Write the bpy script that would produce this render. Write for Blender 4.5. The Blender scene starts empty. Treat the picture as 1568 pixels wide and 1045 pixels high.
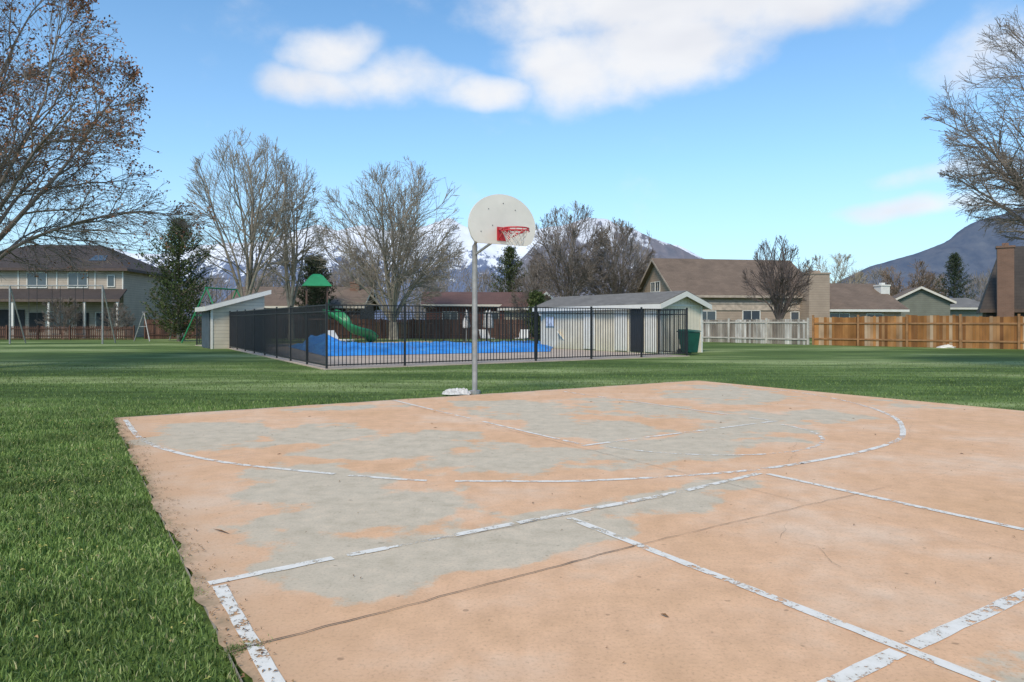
import bpy, math, random
import numpy as np
from mathutils import Vector
sc=bpy.context.scene
rnd=random.Random(7); rng=np.random.default_rng(11)
CH=1.34; F=1075.0
# survey helpers: bearing + range in metres -> world metres
def wx(px,Y): return (px-784)/F*Y
def wz(py,Y): return CH+(493-py)*Y/F
def link(o): sc.collection.objects.link(o); return o
# ---------------------------------------------------------------- node helpers
def newmat(name):
    m=bpy.data.materials.new(name); m.use_nodes=True
    nt=m.node_tree; b=nt.nodes['Principled BSDF']; return m,nt,b
def nd(nt,t,**k):
    n=nt.nodes.new(t)
    for a,v in k.items(): setattr(n,a,v)
    return n
def mth(nt,op,a,b=None,c=None,clamp=False):
    n=nt.nodes.new('ShaderNodeMath'); n.operation=op; n.use_clamp=clamp
    for i,v in enumerate((a,b,c)):
        if v is None: continue
        if isinstance(v,(int,float)): n.inputs[i].default_value=v
        else: nt.links.new(v,n.inputs[i])
    return n.outputs[0]
def mixc(nt,f,a,b,mode='MIX'):
    n=nt.nodes.new('ShaderNodeMix'); n.data_type='RGBA'; n.blend_type=mode
    for i,v in ((0,f),(6,a),(7,b)):
        if isinstance(v,(int,float)): n.inputs[i].default_value=v
        elif isinstance(v,tuple): n.inputs[i].default_value=(v+(1,))[:4]
        else: nt.links.new(v,n.inputs[i])
    return n.outputs[2]
def noise(nt,vec,scale,detail=4,rough=.55):
    n=nt.nodes.new('ShaderNodeTexNoise'); n.inputs['Scale'].default_value=scale
    n.inputs['Detail'].default_value=detail; n.inputs['Roughness'].default_value=rough
    if vec is not None: nt.links.new(vec,n.inputs['Vector'])
    return n.outputs[0]
def ramp(nt,f,stops):
    n=nt.nodes.new('ShaderNodeValToRGB'); cr=n.color_ramp
    while len(cr.elements)<len(stops): cr.elements.new(.5)
    for e,(p,c) in zip(cr.elements,stops):
        e.position=p; e.color=(c if isinstance(c,tuple) else (c,c,c))[:3]+(1,)
    nt.links.new(f,n.inputs[0]); return n.outputs[0]
def mapping(nt,vec,scale):
    n=nt.nodes.new('ShaderNodeMapping'); n.inputs['Scale'].default_value=scale
    nt.links.new(vec,n.inputs[0]); return n.outputs[0]
def objco(nt): return nt.nodes.new('ShaderNodeTexCoord').outputs['Object']
def bump(nt,b,h,strength=.3,dist=.02):
    n=nt.nodes.new('ShaderNodeBump'); n.inputs['Strength'].default_value=strength
    n.inputs['Distance'].default_value=dist; nt.links.new(h,n.inputs['Height'])
    nt.links.new(n.outputs[0],b.inputs['Normal'])
def simple(name,c,rough=.7,metal=0,var=.25,scale=3,bmp=0,spec=None):
    m,nt,b=newmat(name); co=objco(nt)
    n=noise(nt,co,scale,3)
    lo=tuple(x*(1-var) for x in c); hi=tuple(min(1,x*(1+var)) for x in c)
    nt.links.new(ramp(nt,n,[(.3,lo),(.7,hi)]),b.inputs['Base Color'])
    b.inputs['Roughness'].default_value=rough; b.inputs['Metallic'].default_value=metal
    if spec is not None: b.inputs['Specular IOR Level'].default_value=spec
    if bmp: bump(nt,b,noise(nt,co,scale*12,2),bmp,.01)
    return m
def siding(name,c,pitch=.16,axis=2,rough=.7,dark=.55,wid=.1):
    m,nt,b=newmat(name); co=objco(nt)
    s=nd(nt,'ShaderNodeSeparateXYZ'); nt.links.new(co,s.inputs[0])
    src=s.outputs[axis] if axis<3 else mth(nt,'ADD',s.outputs[0],s.outputs[1])
    fr=mth(nt,'FRACT',mth(nt,'DIVIDE',src,pitch))
    line=mth(nt,'LESS_THAN',fr,wid)
    n=noise(nt,co,1.2,5)
    col=ramp(nt,n,[(.3,tuple(x*.85 for x in c)),(.7,tuple(min(1,x*1.1) for x in c))])
    col=mixc(nt,line,col,tuple(x*dark for x in c))
    nt.links.new(col,b.inputs['Base Color']); b.inputs['Roughness'].default_value=rough
    bump(nt,b,fr,.5,.02); return m
def brickmat(name,c1,c2,mortar,sc_=(1,1,1),bw=.22,rh=.075):
    m,nt,b=newmat(name); co=objco(nt)
    s=nd(nt,'ShaderNodeSeparateXYZ'); nt.links.new(co,s.inputs[0])
    cb=nd(nt,'ShaderNodeCombineXYZ'); nt.links.new(mth(nt,'ADD',s.outputs[0],s.outputs[1]),cb.inputs[0]); nt.links.new(s.outputs[2],cb.inputs[1])
    br=nd(nt,'ShaderNodeTexBrick'); nt.links.new(cb.outputs[0],br.inputs['Vector'])
    br.inputs['Color1'].default_value=c1+(1,); br.inputs['Color2'].default_value=c2+(1,); br.inputs['Mortar'].default_value=mortar+(1,)
    br.inputs['Scale'].default_value=1; br.inputs['Brick Width'].default_value=bw; br.inputs['Row Height'].default_value=rh; br.inputs['Mortar Size'].default_value=.008
    nt.links.new(mixc(nt,.5,br.outputs[0],ramp(nt,noise(nt,co,2,5),[(.3,tuple(x*.7 for x in c1)),(.7,c2)])),b.inputs['Base Color'])
    b.inputs['Roughness'].default_value=.85; return m
def shingle(name,c):
    m,nt,b=newmat(name); co=objco(nt)
    br=nd(nt,'ShaderNodeTexBrick'); nt.links.new(co,br.inputs['Vector'])
    br.inputs['Color1'].default_value=tuple(x*1.15 for x in c)+(1,); br.inputs['Color2'].default_value=tuple(x*.8 for x in c)+(1,); br.inputs['Mortar'].default_value=tuple(x*.45 for x in c)+(1,)
    br.inputs['Scale'].default_value=1; br.inputs['Brick Width'].default_value=.45; br.inputs['Row Height'].default_value=.16; br.inputs['Mortar Size'].default_value=.012
    col=mixc(nt,.45,br.outputs[0],ramp(nt,noise(nt,co,.8,6,.65),[(.3,tuple(x*.65 for x in c)),(.7,tuple(x*1.4 for x in c))]))
    nt.links.new(col,b.inputs['Base Color']); b.inputs['Roughness'].default_value=.9
    bump(nt,b,br.outputs['Fac'],.3,.01); return m
def island(name,stops,rough=.7,spec=.3,grain=None,gr=(.6,1.25)):
    m,nt,b=newmat(name); g=nd(nt,'ShaderNodeNewGeometry')
    col=ramp(nt,g.outputs['Random Per Island'],stops)
    if grain:
        n=noise(nt,mapping(nt,objco(nt),grain),1,2,.6)
        col=mixc(nt,1.0,col,ramp(nt,n,[(.3,gr[0]),(.7,gr[1])]),'MULTIPLY')
    nt.links.new(col,b.inputs['Base Color']); b.inputs['Roughness'].default_value=rough
    b.inputs['Specular IOR Level'].default_value=spec; return m
# ---------------------------------------------------------------- mesh helpers
def fast(name,V,Fc,mat,smooth=False,parent=None):
    V=np.asarray(V,dtype=np.float32).reshape(-1,3); Fc=np.asarray(Fc,dtype=np.int32); k=Fc.shape[1]; n=len(Fc)
    me=bpy.data.meshes.new(name); me.vertices.add(len(V)); me.vertices.foreach_set('co',V.ravel())
    me.loops.add(n*k); me.loops.foreach_set('vertex_index',Fc.ravel())
    me.polygons.add(n); me.polygons.foreach_set('loop_start',np.arange(n,dtype=np.int32)*k)
    if smooth: me.polygons.foreach_set('use_smooth',np.ones(n,dtype=bool))
    me.update(calc_edges=True); me.materials.append(mat)
    o=link(bpy.data.objects.new(name,me)); 
    if parent: o.parent=parent
    return o
class MB:
    def __init__(s): s.v=[];s.f=[]
    def box(s,c,d,ang=0,M=None):
        x,y,z=[k/2 for k in d]; ca,sa=math.cos(ang),math.sin(ang); b=len(s.v)
        for sx,sy,sz in ((-1,-1,-1),(1,-1,-1),(1,1,-1),(-1,1,-1),(-1,-1,1),(1,-1,1),(1,1,1),(-1,1,1)):
            a,bb=sx*x,sy*y; s.v.append((c[0]+a*ca-bb*sa,c[1]+a*sa+bb*ca,c[2]+sz*z))
        s.f+=[tuple(b+i for i in q) for q in ((0,3,2,1),(4,5,6,7),(0,1,5,4),(1,2,6,5),(2,3,7,6),(3,0,4,7))]
    def beam(s,a,b_,w,h=None,n=4,r2=None):
        a=Vector(a);b_=Vector(b_); d=(b_-a).normalized(); up=Vector((0,0,1)) if abs(d.z)<.95 else Vector((1,0,0))
        u=d.cross(up).normalized(); v=u.cross(d); h=h or w; k=len(s.v)
        for p,sc2 in ((a,1),(b_,(r2 if r2 is not None else 1))):
            for i in range(n):
                t=2*math.pi*(i+.5)/n; q=1/math.cos(math.pi/n) if n==4 else 1
                s.v.append(tuple(p+u*math.cos(t)*w/2*q*sc2+v*math.sin(t)*h/2*q*sc2))
        for i in range(n): j=(i+1)%n; s.f.append((k+i,k+j,k+n+j,k+n+i))
        s.f.append(tuple(k+i for i in range(n))[::-1]); s.f.append(tuple(k+n+i for i in range(n)))
    def poly(s,pts,thick=None):
        k=len(s.v); n=len(pts); s.v+= [tuple(p) for p in pts]; s.f.append(tuple(range(k,k+n)))
        if thick:
            t=Vector(thick); s.v+=[tuple(Vector(p)+t) for p in pts]
            s.f.append(tuple(range(k+n,k+2*n))[::-1])
            for i in range(n): j=(i+1)%n; s.f.append((k+i,k+n+i,k+n+j,k+j))
    def obj(s,name,mat,parent=None,smooth=False,bev=0):
        me=bpy.data.meshes.new(name); me.from_pydata(s.v,[],s.f); me.materials.append(mat); me.update()
        import bmesh
        bm=bmesh.new(); bm.from_mesh(me); bmesh.ops.recalc_face_normals(bm,faces=bm.faces); bm.to_mesh(me); bm.free()
        if smooth:
            for p in me.polygons: p.use_smooth=True
        o=link(bpy.data.objects.new(name,me))
        if parent: o.parent=parent
        if bev:
            mo=o.modifiers.new('b','BEVEL'); mo.width=bev; mo.segments=2; mo.limit_method='ANGLE'
        return o
def empty(name,loc=(0,0,0),rz=0):
    e=link(bpy.data.objects.new(name,None)); e.location=loc; e.rotation_euler=(0,0,rz); e.empty_display_size=.2; return e
def tube(path,r,n=10,name='t',mat=None,parent=None,closed=False):
    P=[Vector(p) for p in path]; V=[];Fc=[]; m=len(P)
    rr=r if isinstance(r,(list,tuple)) else [r]*m
    for i,p in enumerate(P):
        d=(P[(i+1)%m]-P[i-1]) if closed else (P[min(i+1,m-1)]-P[max(i-1,0)])
        d.normalize(); up=Vector((0,0,1)) if abs(d.z)<.9 else Vector((1,.2,0)).normalized()
        u=d.cross(up).normalized(); v=u.cross(d)
        for j in range(n):
            t=2*math.pi*j/n; V.append(p+u*math.cos(t)*rr[i]+v*math.sin(t)*rr[i])
    for i in range(m if closed else m-1):
        a=i*n;b=((i+1)%m)*n
        for j in range(n): k=(j+1)%n; Fc.append((a+j,a+k,b+k,b+j))
    return fast(name,[tuple(v) for v in V],Fc,mat,True,parent)
def segmesh(name,segs,mat,k=4,parent=None):
    S=np.array(segs,dtype=np.float64); P0,P1,R0,R1=S[:,0:3],S[:,3:6],S[:,6],S[:,7]
    D=P1-P0; D/=np.linalg.norm(D,axis=1)[:,None]+1e-9
    up=np.where(np.abs(D[:,2:3])<.9,np.array([[0,0,1.]]),np.array([[1.,0,0]]))
    U=np.cross(D,up); U/=np.linalg.norm(U,axis=1)[:,None]; W=np.cross(U,D)
    N=len(S); V=np.zeros((N,2,k,3))
    for j in range(k):
        t=2*math.pi*j/k; o=U*math.cos(t)+W*math.sin(t)
        V[:,0,j]=P0+o*R0[:,None]; V[:,1,j]=P1+o*R1[:,None]
    base=np.arange(N)[:,None]*2*k; Fc=[]
    for j in range(k):
        q=(j+1)%k; Fc.append(np.concatenate([base+j,base+q,base+k+q,base+k+j],1))
    return fast(name,V,np.concatenate(Fc,0),mat,True,parent)
# ---------------------------------------------------------------- camera
cam=bpy.data.cameras.new('camera'); co=link(bpy.data.objects.new('camera',cam)); sc.camera=co
co.location=(0,0,CH); co.rotation_euler=(math.radians(90),0,0)
cam.sensor_width=36; cam.lens=F/1568*36; cam.shift_y=-29.5/1568; cam.clip_end=30000; cam.clip_start=.05
sc.view_settings.view_transform='Standard'; sc.view_settings.look='None'; sc.view_settings.exposure=0
# ---------------------------------------------------------------- sky + sun
SE=math.radians(46); SA=math.radians(200)
w=bpy.data.worlds.new('World'); sc.world=w; w.use_nodes=True; nt=w.node_tree
w.cycles.sampling_method='MANUAL'; w.cycles.sample_map_resolution=256
bg=nt.nodes['Background']; bg.inputs[1].default_value=.135
sky=nd(nt,'ShaderNodeTexSky',sky_type='NISHITA'); sky.sun_disc=False; sky.sun_elevation=SE; sky.sun_rotation=SA
sky.air_density=1.0; sky.dust_density=.6; sky.ozone_density=1.6; sky.altitude=1400
tc=nt.nodes.new('ShaderNodeTexCoord').outputs['Generated']
sp=nd(nt,'ShaderNodeSeparateXYZ'); nt.links.new(tc,sp.inputs[0])
az=mth(nt,'ARCTAN2',sp.outputs[0],sp.outputs[1]); el=mth(nt,'ARCSINE',sp.outputs[2])
wn=nd(nt,'ShaderNodeTexNoise'); wn.inputs['Scale'].default_value=7; wn.inputs['Detail'].default_value=2; nt.links.new(tc,wn.inputs['Vector'])
wsp=nd(nt,'ShaderNodeSeparateColor'); nt.links.new(wn.outputs['Color'],wsp.inputs[0])
az2=mth(nt,'ADD',az,mth(nt,'MULTIPLY',mth(nt,'SUBTRACT',wsp.outputs[0],.5),.10))
el2=mth(nt,'ADD',el,mth(nt,'MULTIPLY',mth(nt,'SUBTRACT',wsp.outputs[1],.5),.06))
clouds=[(14,25,15,5.5,1),(6.3,19.6,7,4.2,1),(12,21.0,9,3.9,1),(24.5,23.8,8.5,3.6,1),(-10.0,18.4,8.5,2.4,.85),(-14.0,20.2,3.8,2.2,.8),(-15,17.8,5,2,.75),(-3.5,18.2,5,1.6,.75),
 (31,7.7,6.5,.9,.6),(34.5,17.5,3.5,2.6,.35),(33,9.9,4.5,.8,.35),(75,25,18,5,.9),(-95,28,20,7,.9),(140,32,25,8,.9),(-150,35,30,7,.8)]
m=None
for a,e,ha,he,wt in clouds:
    da=mth(nt,'DIVIDE',mth(nt,'SUBTRACT',az2,math.radians(a)),math.radians(ha))
    de=mth(nt,'DIVIDE',mth(nt,'SUBTRACT',el2,math.radians(e)),math.radians(he))
    q=mth(nt,'SUBTRACT',1.0,mth(nt,'ADD',mth(nt,'MULTIPLY',da,da),mth(nt,'MULTIPLY',de,de)))
    q=mth(nt,'MULTIPLY',mth(nt,'MAXIMUM',q,-1),wt)
    m=q if m is None else mth(nt,'MAXIMUM',m,q)
mp=mapping(nt,tc,(1,1,1.4))
cn=noise(nt,mp,7,6,.56)
dens=mth(nt,'ADD',m,mth(nt,'MULTIPLY',mth(nt,'SUBTRACT',cn,.5),2.2))
n=nd(nt,'ShaderNodeMapRange',interpolation_type='SMOOTHSTEP'); n.inputs[1].default_value=-.2; n.inputs[2].default_value=.95; nt.links.new(dens,n.inputs[0])
cf=mth(nt,'MULTIPLY',n.outputs[0],.93)
ccol=ramp(nt,noise(nt,mapping(nt,tc,(1,1,2.2)),5,3,.5),[(.3,(5.9,6.0,6.4)),(.55,(7.0,7.0,7.1))])
hz=ramp(nt,mth(nt,'MAXIMUM',el,0),[(0,.85),(.10,.55),(.22,.2),(.45,0)])
skyc=mixc(nt,1.0,sky.outputs[0],(1.18,1.62,1.72),'MULTIPLY')
skyc=mixc(nt,hz,skyc,(4.2,5.25,6.0))
nt.links.new(mixc(nt,cf,skyc,ccol),bg.inputs[0])
sl=bpy.data.lights.new('sun','SUN'); so=link(bpy.data.objects.new('sun',sl)); sl.energy=3.2; sl.angle=math.radians(16); sl.color=(1,.88,.72)
sd=Vector((math.sin(SA)*math.cos(SE),math.cos(SA)*math.cos(SE),math.sin(SE))); so.rotation_euler=sd.to_track_quat('Z','Y').to_euler(); so.location=(0,-10,30)
# ---------------------------------------------------------------- materials
mGrey=simple('galvanised',(.33,.325,.31),.55,.3,.2,8)
mBlack=simple('black_iron',(.018,.018,.020),.45,0,.2)
mWhite=simple('white_paint',(.68,.66,.60),.55,0,.06,3,.05)
mGlass=simple('window_glass',(.06,.075,.09),.08,0,.3,.6,0,.8)
mTrim=simple('cream_trim',(.60,.56,.48),.6,0,.08)
mGreen=simple('playground_green',(.02,.22,.085),.4,0,.15,3,.03)
mDeck=simple('deck_concrete',(.46,.37,.29),.85,0,.15,1.5)
mRed=simple('rim_red',(.5,.03,.04),.4,0,.15)
mBark=simple('bark',(.17,.14,.115),.95,0,.35,4)
mBarkPale=simple('pale_bark',(.30,.26,.205),.95,0,.3,3)
mBarkL=simple('grey_bark',(.215,.18,.15),.95,0,.35,3)
# ---------------------------------------------------------------- ground
def grass_ground():
    m,nt,b=newmat('lawn'); co_=objco(nt)
    big=noise(nt,mapping(nt,co_,(.3,1.1,1)),.22,3,.6)  # stretched noise: sunlit stripes and patchy turf tone painted into the colour
    mid=noise(nt,mapping(nt,co_,(.5,2.1,1)),1.1,4,.68)
    fine=noise(nt,co_,28,4,.75)
    c=ramp(nt,big,[(.40,(.060,.100,.022)),(.50,(.105,.158,.040)),(.60,(.24,.29,.115))])
    c=mixc(nt,1.0,c,ramp(nt,mid,[(.3,.62),(.7,1.38)]),'MULTIPLY')
    c=mixc(nt,1.0,c,ramp(nt,fine,[(.3,.6),(.7,1.4)]),'MULTIPLY')
    nt.links.new(c,b.inputs['Base Color']); b.inputs['Roughness'].default_value=.9; b.inputs['Specular IOR Level'].default_value=.15
    return m
V=[];Fc=[]
xs=[-9000,-2000,-400,-120,-60,-30,-15,0,15,30,60,120,400,2000,9000]; ys=[-3000,-300,-60,-20,0,10,20,30,45,60,90,150,400,2000,12000]
for y in ys:
    for x in xs: V.append((x,y,-.025))
nx=len(xs)
for j in range(len(ys)-1):
    for i in range(nx-1): Fc.append((j*nx+i,j*nx+i+1,(j+1)*nx+i+1,(j+1)*nx+i))
fast('grass_ground',V,Fc,grass_ground())
# ---------------------------------------------------------------- court
O=np.array([-5.57,9.80]); A=np.array([.844,.5365]); A/=np.linalg.norm(A); B=np.array([A[1],-A[0]])
CW,CL=11.6,19.0
def ct(s,t): p=O+A*s+B*t; return float(p[0]),float(p[1])
def court():
    ns,ntt=160,260; ss=np.linspace(0,CW,ns); tt=np.linspace(0,CL,ntt)
    S,T=np.meshgrid(ss,tt)
    e=.016*np.sin(T*3.1)+.012*np.sin(T*9.7+1)+.010*np.sin(T*23)
    Sx=S+np.where(S==0,e,0); Tx=T+np.where(T==0,.02*np.sin(S*4)+.015*np.sin(S*11),0)
    X=O[0]+A[0]*Sx+B[0]*Tx; Y=O[1]+A[1]*Sx+B[1]*Tx
    V=np.stack([X,Y,np.zeros_like(X)],-1).reshape(-1,3)
    i=np.arange(ns-1)[None,:]+np.arange(ntt-1)[:,None]*ns
    Fq=np.stack([i,i+ns,i+ns+1,i+1],-1).reshape(-1,4)
    W=np.full(S.shape,-.9)
    for s,t,rs,rt,wt in [(.95,2.3,.82,1.2,1),(2.0,2.9,.8,.9,.85),(2.5,4.1,1.1,.9,.85),(3.1,5.4,.9,.8,.85),(1.15,5.6,.66,1.15,1.05),(1.3,6.6,.95,.6,1),(.85,7.5,.58,.6,1),(1.5,7.65,.7,.38,.95),(2.2,7.6,.65,.40,.85),(3.1,7.5,.8,.32,.7),(3.9,7.3,.5,.3,.4),
        (5.4,2.1,1.0,1.6,.8),(5.0,4.4,.8,1.3,.8),(4.9,5.9,1.0,.7,.95),(6.3,5.5,1.1,.8,.55),(7.6,4.8,.8,.8,.8),(8.5,5.2,.8,.7,.8),(9.5,2.6,1.2,1.4,.75),(6.9,3.2,.8,1.5,.5),(10.6,1.6,.6,1.0,.5),(10.8,5,.5,.6,.4),(3.0,.7,1.2,.35,.3),(2.1,10.2,.5,.3,.3),(5.5,10.5,.5,.3,.25),(4.0,6.2,.5,.4,.5),(7.3,12,1,.6,.6),(3,14,1.2,1,.7)]:
        q=(1-((S-s)/rs)**2-((T-t)/rt)**2)*wt; W=np.maximum(W,q)
    o=fast('basketball_court',V,Fq,None)
    at=o.data.attributes.new('wear','FLOAT','POINT'); at.data.foreach_set('value',W.ravel().astype(np.float32))
    m,nt,b=newmat('painted_concrete'); o.data.materials.clear(); o.data.materials.append(m)
    co_=objco(nt); a=nd(nt,'ShaderNodeAttribute',attribute_name='wear')
    n1=noise(nt,co_,1.6,6,.62); n2=noise(nt,co_,60,3,.7); n3=noise(nt,co_,.7,5,.65)
    wv=mth(nt,'ADD',a.outputs['Fac'],mth(nt,'MULTIPLY',mth(nt,'SUBTRACT',n1,.5),3.5))
    wv=mth(nt,'ADD',wv,mth(nt,'MULTIPLY',mth(nt,'SUBTRACT',n2,.5),.3))
    mr=nd(nt,'ShaderNodeMapRange',interpolation_type='SMOOTHSTEP'); mr.inputs[1].default_value=.0; mr.inputs[2].default_value=.34; nt.links.new(wv,mr.inputs[0])
    tan=ramp(nt,n3,[(.32,(.65,.395,.222)),(.5,(.70,.435,.26)),(.66,(.72,.51,.35))])
    mot=noise(nt,co_,5.5,6,.7)
    tan=mixc(nt,1.0,tan,ramp(nt,mot,[(.3,.87),(.7,1.09)]),'MULTIPLY')
    gry=ramp(nt,mot,[(.3,(.44,.385,.28)),(.5,(.53,.465,.35)),(.7,(.62,.525,.39))])
    c=mixc(nt,mth(nt,'MULTIPLY',mr.outputs[0],.90),tan,gry)
    c=mixc(nt,1.0,c,ramp(nt,n2,[(.30,.78),(.45,1.0),(.7,1.06)]),'MULTIPLY')
    sp_=ramp(nt,noise(nt,co_,17,1,.5),[(.22,.65),(.26,1)])
    c=mixc(nt,1.0,c,sp_,'MULTIPLY')
    g=nd(nt,'ShaderNodeAttribute',attribute_name='margin')
    gm=mth(nt,'MULTIPLY',g.outputs['Fac'],ramp(nt,mot,[(.35,.15),(.6,1)]))
    c=mixc(nt,gm,c,(.27,.20,.12))
    nt.links.new(c,b.inputs['Base Color']); b.inputs['Roughness'].default_value=.85; b.inputs['Specular IOR Level'].default_value=.2
    at=o.data.attributes.new('margin','FLOAT','POINT'); at.data.foreach_set('value',(.75*np.exp(-S/.07)+.35*np.exp(-S/.3)+.5*np.exp(-T/.06)).ravel().astype(np.float32))
    s=MB(); p=[ct(0,0),ct(CW,0),ct(CW,CL),ct(0,CL)]
    for i in range(4):
        q,r=p[i],p[(i+1)%4]; s.v+=[(q[0],q[1],0),(r[0],r[1],0),(r[0],r[1],-.06),(q[0],q[1],-.06)]; k=len(s.v)-4; s.f.append((k,k+1,k+2,k+3))
    s.obj('slab_edge',simple('slab_edge',(.35,.3,.25),.9),o)
    return o
court_o=court()
def linemat(name,a0,a1):
    m,nt,b=newmat(name); co_=objco(nt)
    n9=noise(nt,co_,9,5,.7)
    nn=mth(nt,'ADD',mth(nt,'MULTIPLY',n9,.7),mth(nt,'MULTIPLY',noise(nt,co_,70,2,.7),.3))
    b.inputs['Roughness'].default_value=.7
    nt.links.new(ramp(nt,n9,[(.35,(.64,.60,.51)),(.6,(.78,.74,.66))]),b.inputs['Base Color'])
    nt.links.new(ramp(nt,nn,[(a0,0),(a1,1)]),b.inputs['Alpha']); return m
mLine=linemat('court_line_paint',.425,.465); mFade=linemat('faded_line_paint',.47,.54)
def strip(mb,pts,wd,z=.004,step=.12,jit=.004):
    P=[]
    for i in range(len(pts)-1):
        a=np.array(pts[i]);b_=np.array(pts[i+1]); L=np.linalg.norm(b_-a); n=max(1,int(L/step))
        for k in range(n): P.append(a+(b_-a)*k/n)
    P.append(np.array(pts[-1])); k0=len(mb.v)
    for i,p in enumerate(P):
        d=P[min(i+1,len(P)-1)]-P[max(i-1,0)]; d=d/np.linalg.norm(d); nn_=np.array([-d[1],d[0]])
        for sg in (1,-1):
            q=p+nn_*sg*(wd/2+rnd.uniform(-jit,jit)); x,y=ct(*q); mb.v.append((x,y,z))
    for i in range(len(P)-1): a=k0+2*i; mb.f.append((a,a+2,a+3,a+1))
def catmull(P,n=8):
    P=[np.array(p) for p in P]; P=[2*P[0]-P[1]]+P+[2*P[-1]-P[-2]]; out=[]
    for i in range(1,len(P)-2):
        for k in range(n):
            t=k/n; out.append(.5*((2*P[i])+(-P[i-1]+P[i+1])*t+(2*P[i-1]-5*P[i]+4*P[i+1]-P[i+2])*t*t+(-P[i-1]+3*P[i]-3*P[i+1]+P[i+2])*t**3))
    out.append(P[-2]); return [tuple(p) for p in out]
LM=MB(); FM=MB(); W_=.062
arc=catmull([(.13,.35),(.14,1.3),(.17,2.2),(.30,3.0),(.62,3.95),(1.03,4.65),(1.87,5.75),(2.5,6.22),(3.10,6.59),(3.96,6.90),(4.77,7.09),(5.75,7.12),(6.6,7.06),(7.5,6.86),(8.36,6.42),(9.15,5.9),(9.9,5.17),(10.6,4.2),(11.15,3.0),(11.3,1.8),(11.4,.3)],10)
def sub(pts,a,b_): n=len(pts)-1; return pts[int(a*n):int(b_*n)+1]
for a,b_,q in ((0,.07,1),(.07,.15,0),(.15,.275,1),(.285,.31,1),(.325,.43,1),(.43,.46,0),(.46,.505,0),(.505,.62,1),(.62,.665,0),(.665,.76,1),(.76,.775,0),(.775,.80,1),(.80,.98,0)):
    strip(LM if q else FM,sub(arc,a,b_),W_)
strip(LM,[(.06,7.40),(.72,7.36)],W_); strip(LM,[(.80,7.36),(1.05,7.36)],W_); strip(FM,[(1.05,7.36),(1.5,7.355)],W_*.6); strip(LM,[(1.5,7.35),(1.95,7.34)],W_); strip(LM,[(1.98,7.34),(3.2,7.32)],W_); strip(FM,[(3.2,7.32),(3.6,7.3)],W_); strip(LM,[(3.6,7.3),(4.62,7.2)],W_)
strip(LM,[(.10,7.46),(.10,9.1)],W_*1.05); strip(LM,[(.10,9.15),(.10,17)],W_)
strip(LM,[(2.34,7.42),(2.34,17)],W_); strip(LM,[(4.65,7.25),(4.65,9.64)],W_); strip(LM,[(4.65,9.8),(4.65,17)],W_)
strip(LM,[(.2,9.70),(2.29,9.70)],W_*1.15); strip(LM,[(2.39,9.70),(11.4,9.70)],W_*1.15)
strip(LM,[(4.16,.05),(4.16,1.6)],W_*.8); strip(FM,[(4.16,1.6),(4.16,2.2)],W_*.8);strip(LM,[(4.16,2.3),(4.17,2.75)],W_*.8); strip(LM,[(4.17,3.1),(4.18,4.7)],W_*.8); strip(FM,[(4.18,4.7),(4.2,5.2)],W_)
strip(LM,[(4.15,5.28),(4.55,5.26)],W_); strip(FM,[(4.6,5.26),(4.95,5.25)],W_); strip(LM,[(5.1,5.24),(5.7,5.22)],W_*.9); strip(FM,[(5.75,5.22),(6.3,5.22)],W_); strip(LM,[(6.4,5.21),(7.1,5.19)],W_*.8); strip(LM,[(7.2,5.19),(7.52,5.18)],W_)
strip(FM,[(7.50,.35),(7.50,2.0)],W_); strip(LM,[(7.50,2.0),(7.50,4.4)],W_*.7); strip(LM,[(7.5,4.75),(7.5,5.1)],W_*.8)
fc=[(5.83+1.5*math.cos(t),5.2+1.5*math.sin(t)) for t in np.linspace(.15,math.pi-.15,30)]
strip(FM,fc,W_*.8)
strip(FM,[(.35,.08),(11,.12)],W_*.5)
LM.obj('court_lines',mLine,court_o); FM.obj('worn_court_lines',mFade,court_o)
CM=MB(); mCrack=simple('crack_dirt',(.17,.115,.075),.95)
def crack(pts,wd,jit=.03):
    P=[]
    for i in range(len(pts)-1):
        a=np.array(pts[i]);b_=np.array(pts[i+1]);L=np.linalg.norm(b_-a);n=max(2,int(L/.09))
        for k in range(n): P.append(a+(b_-a)*k/n+(rng.normal(0,jit*.25,2)))
    P.append(np.array(pts[-1])); k0=len(CM.v)
    for i,p in enumerate(P):
        d=P[min(i+1,len(P)-1)]-P[max(i-1,0)]; d=d/np.linalg.norm(d); nn_=np.array([-d[1],d[0]])
        for sg in (1,-1):
            x,y=ct(*(p+nn_*sg*wd/2*rnd.uniform(.1,1.4))); CM.v.append((x,y,.008))
    for i in range(len(P)-1): a=k0+2*i; CM.f.append((a,a+2,a+3,a+1))
crack([(0,8.25),(.6,8.22),(2.3,8.12)],.009,.02); crack([(2.3,8.12),(3.4,8.1),(5,8.1)],.0045,.02); crack([(5,8.1),(8,8.05),(11.6,8.1)],.0012,.02)
crack([(4.08,.1),(4.05,4),(4.05,8)],.005,.02); crack([(4.1,8.1),(4.1,16)],.002); crack([(0,3.9),(.7,3.85),(1.6,3.9)],.004); crack([(8.1,1),(8.1,8),(8.1,14)],.002)
crack([(4.1,4.05),(7,4.0),(11.6,4.05)],.0025)
crack([(3.0,9.0),(3.2,8.7),(3.15,8.5),(3.5,8.3)],.002,.06); crack([(4.3,11.8),(3.9,10.8),(3.7,10.2)],.0015,.06); crack([(5.5,9.2),(6.4,8.9),(7.2,9.1)],.0015,.06)
crack([(1.2,7.34),(1.5,7.40),(2.2,7.37),(3.3,7.36)],.005,.05); crack([(5.2,7.08),(6.4,6.3),(7.6,6.9),(9,6.2)],.002,.06)
CM.obj('court_cracks',mCrack,court_o)
V=[];Fc=[]
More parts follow.
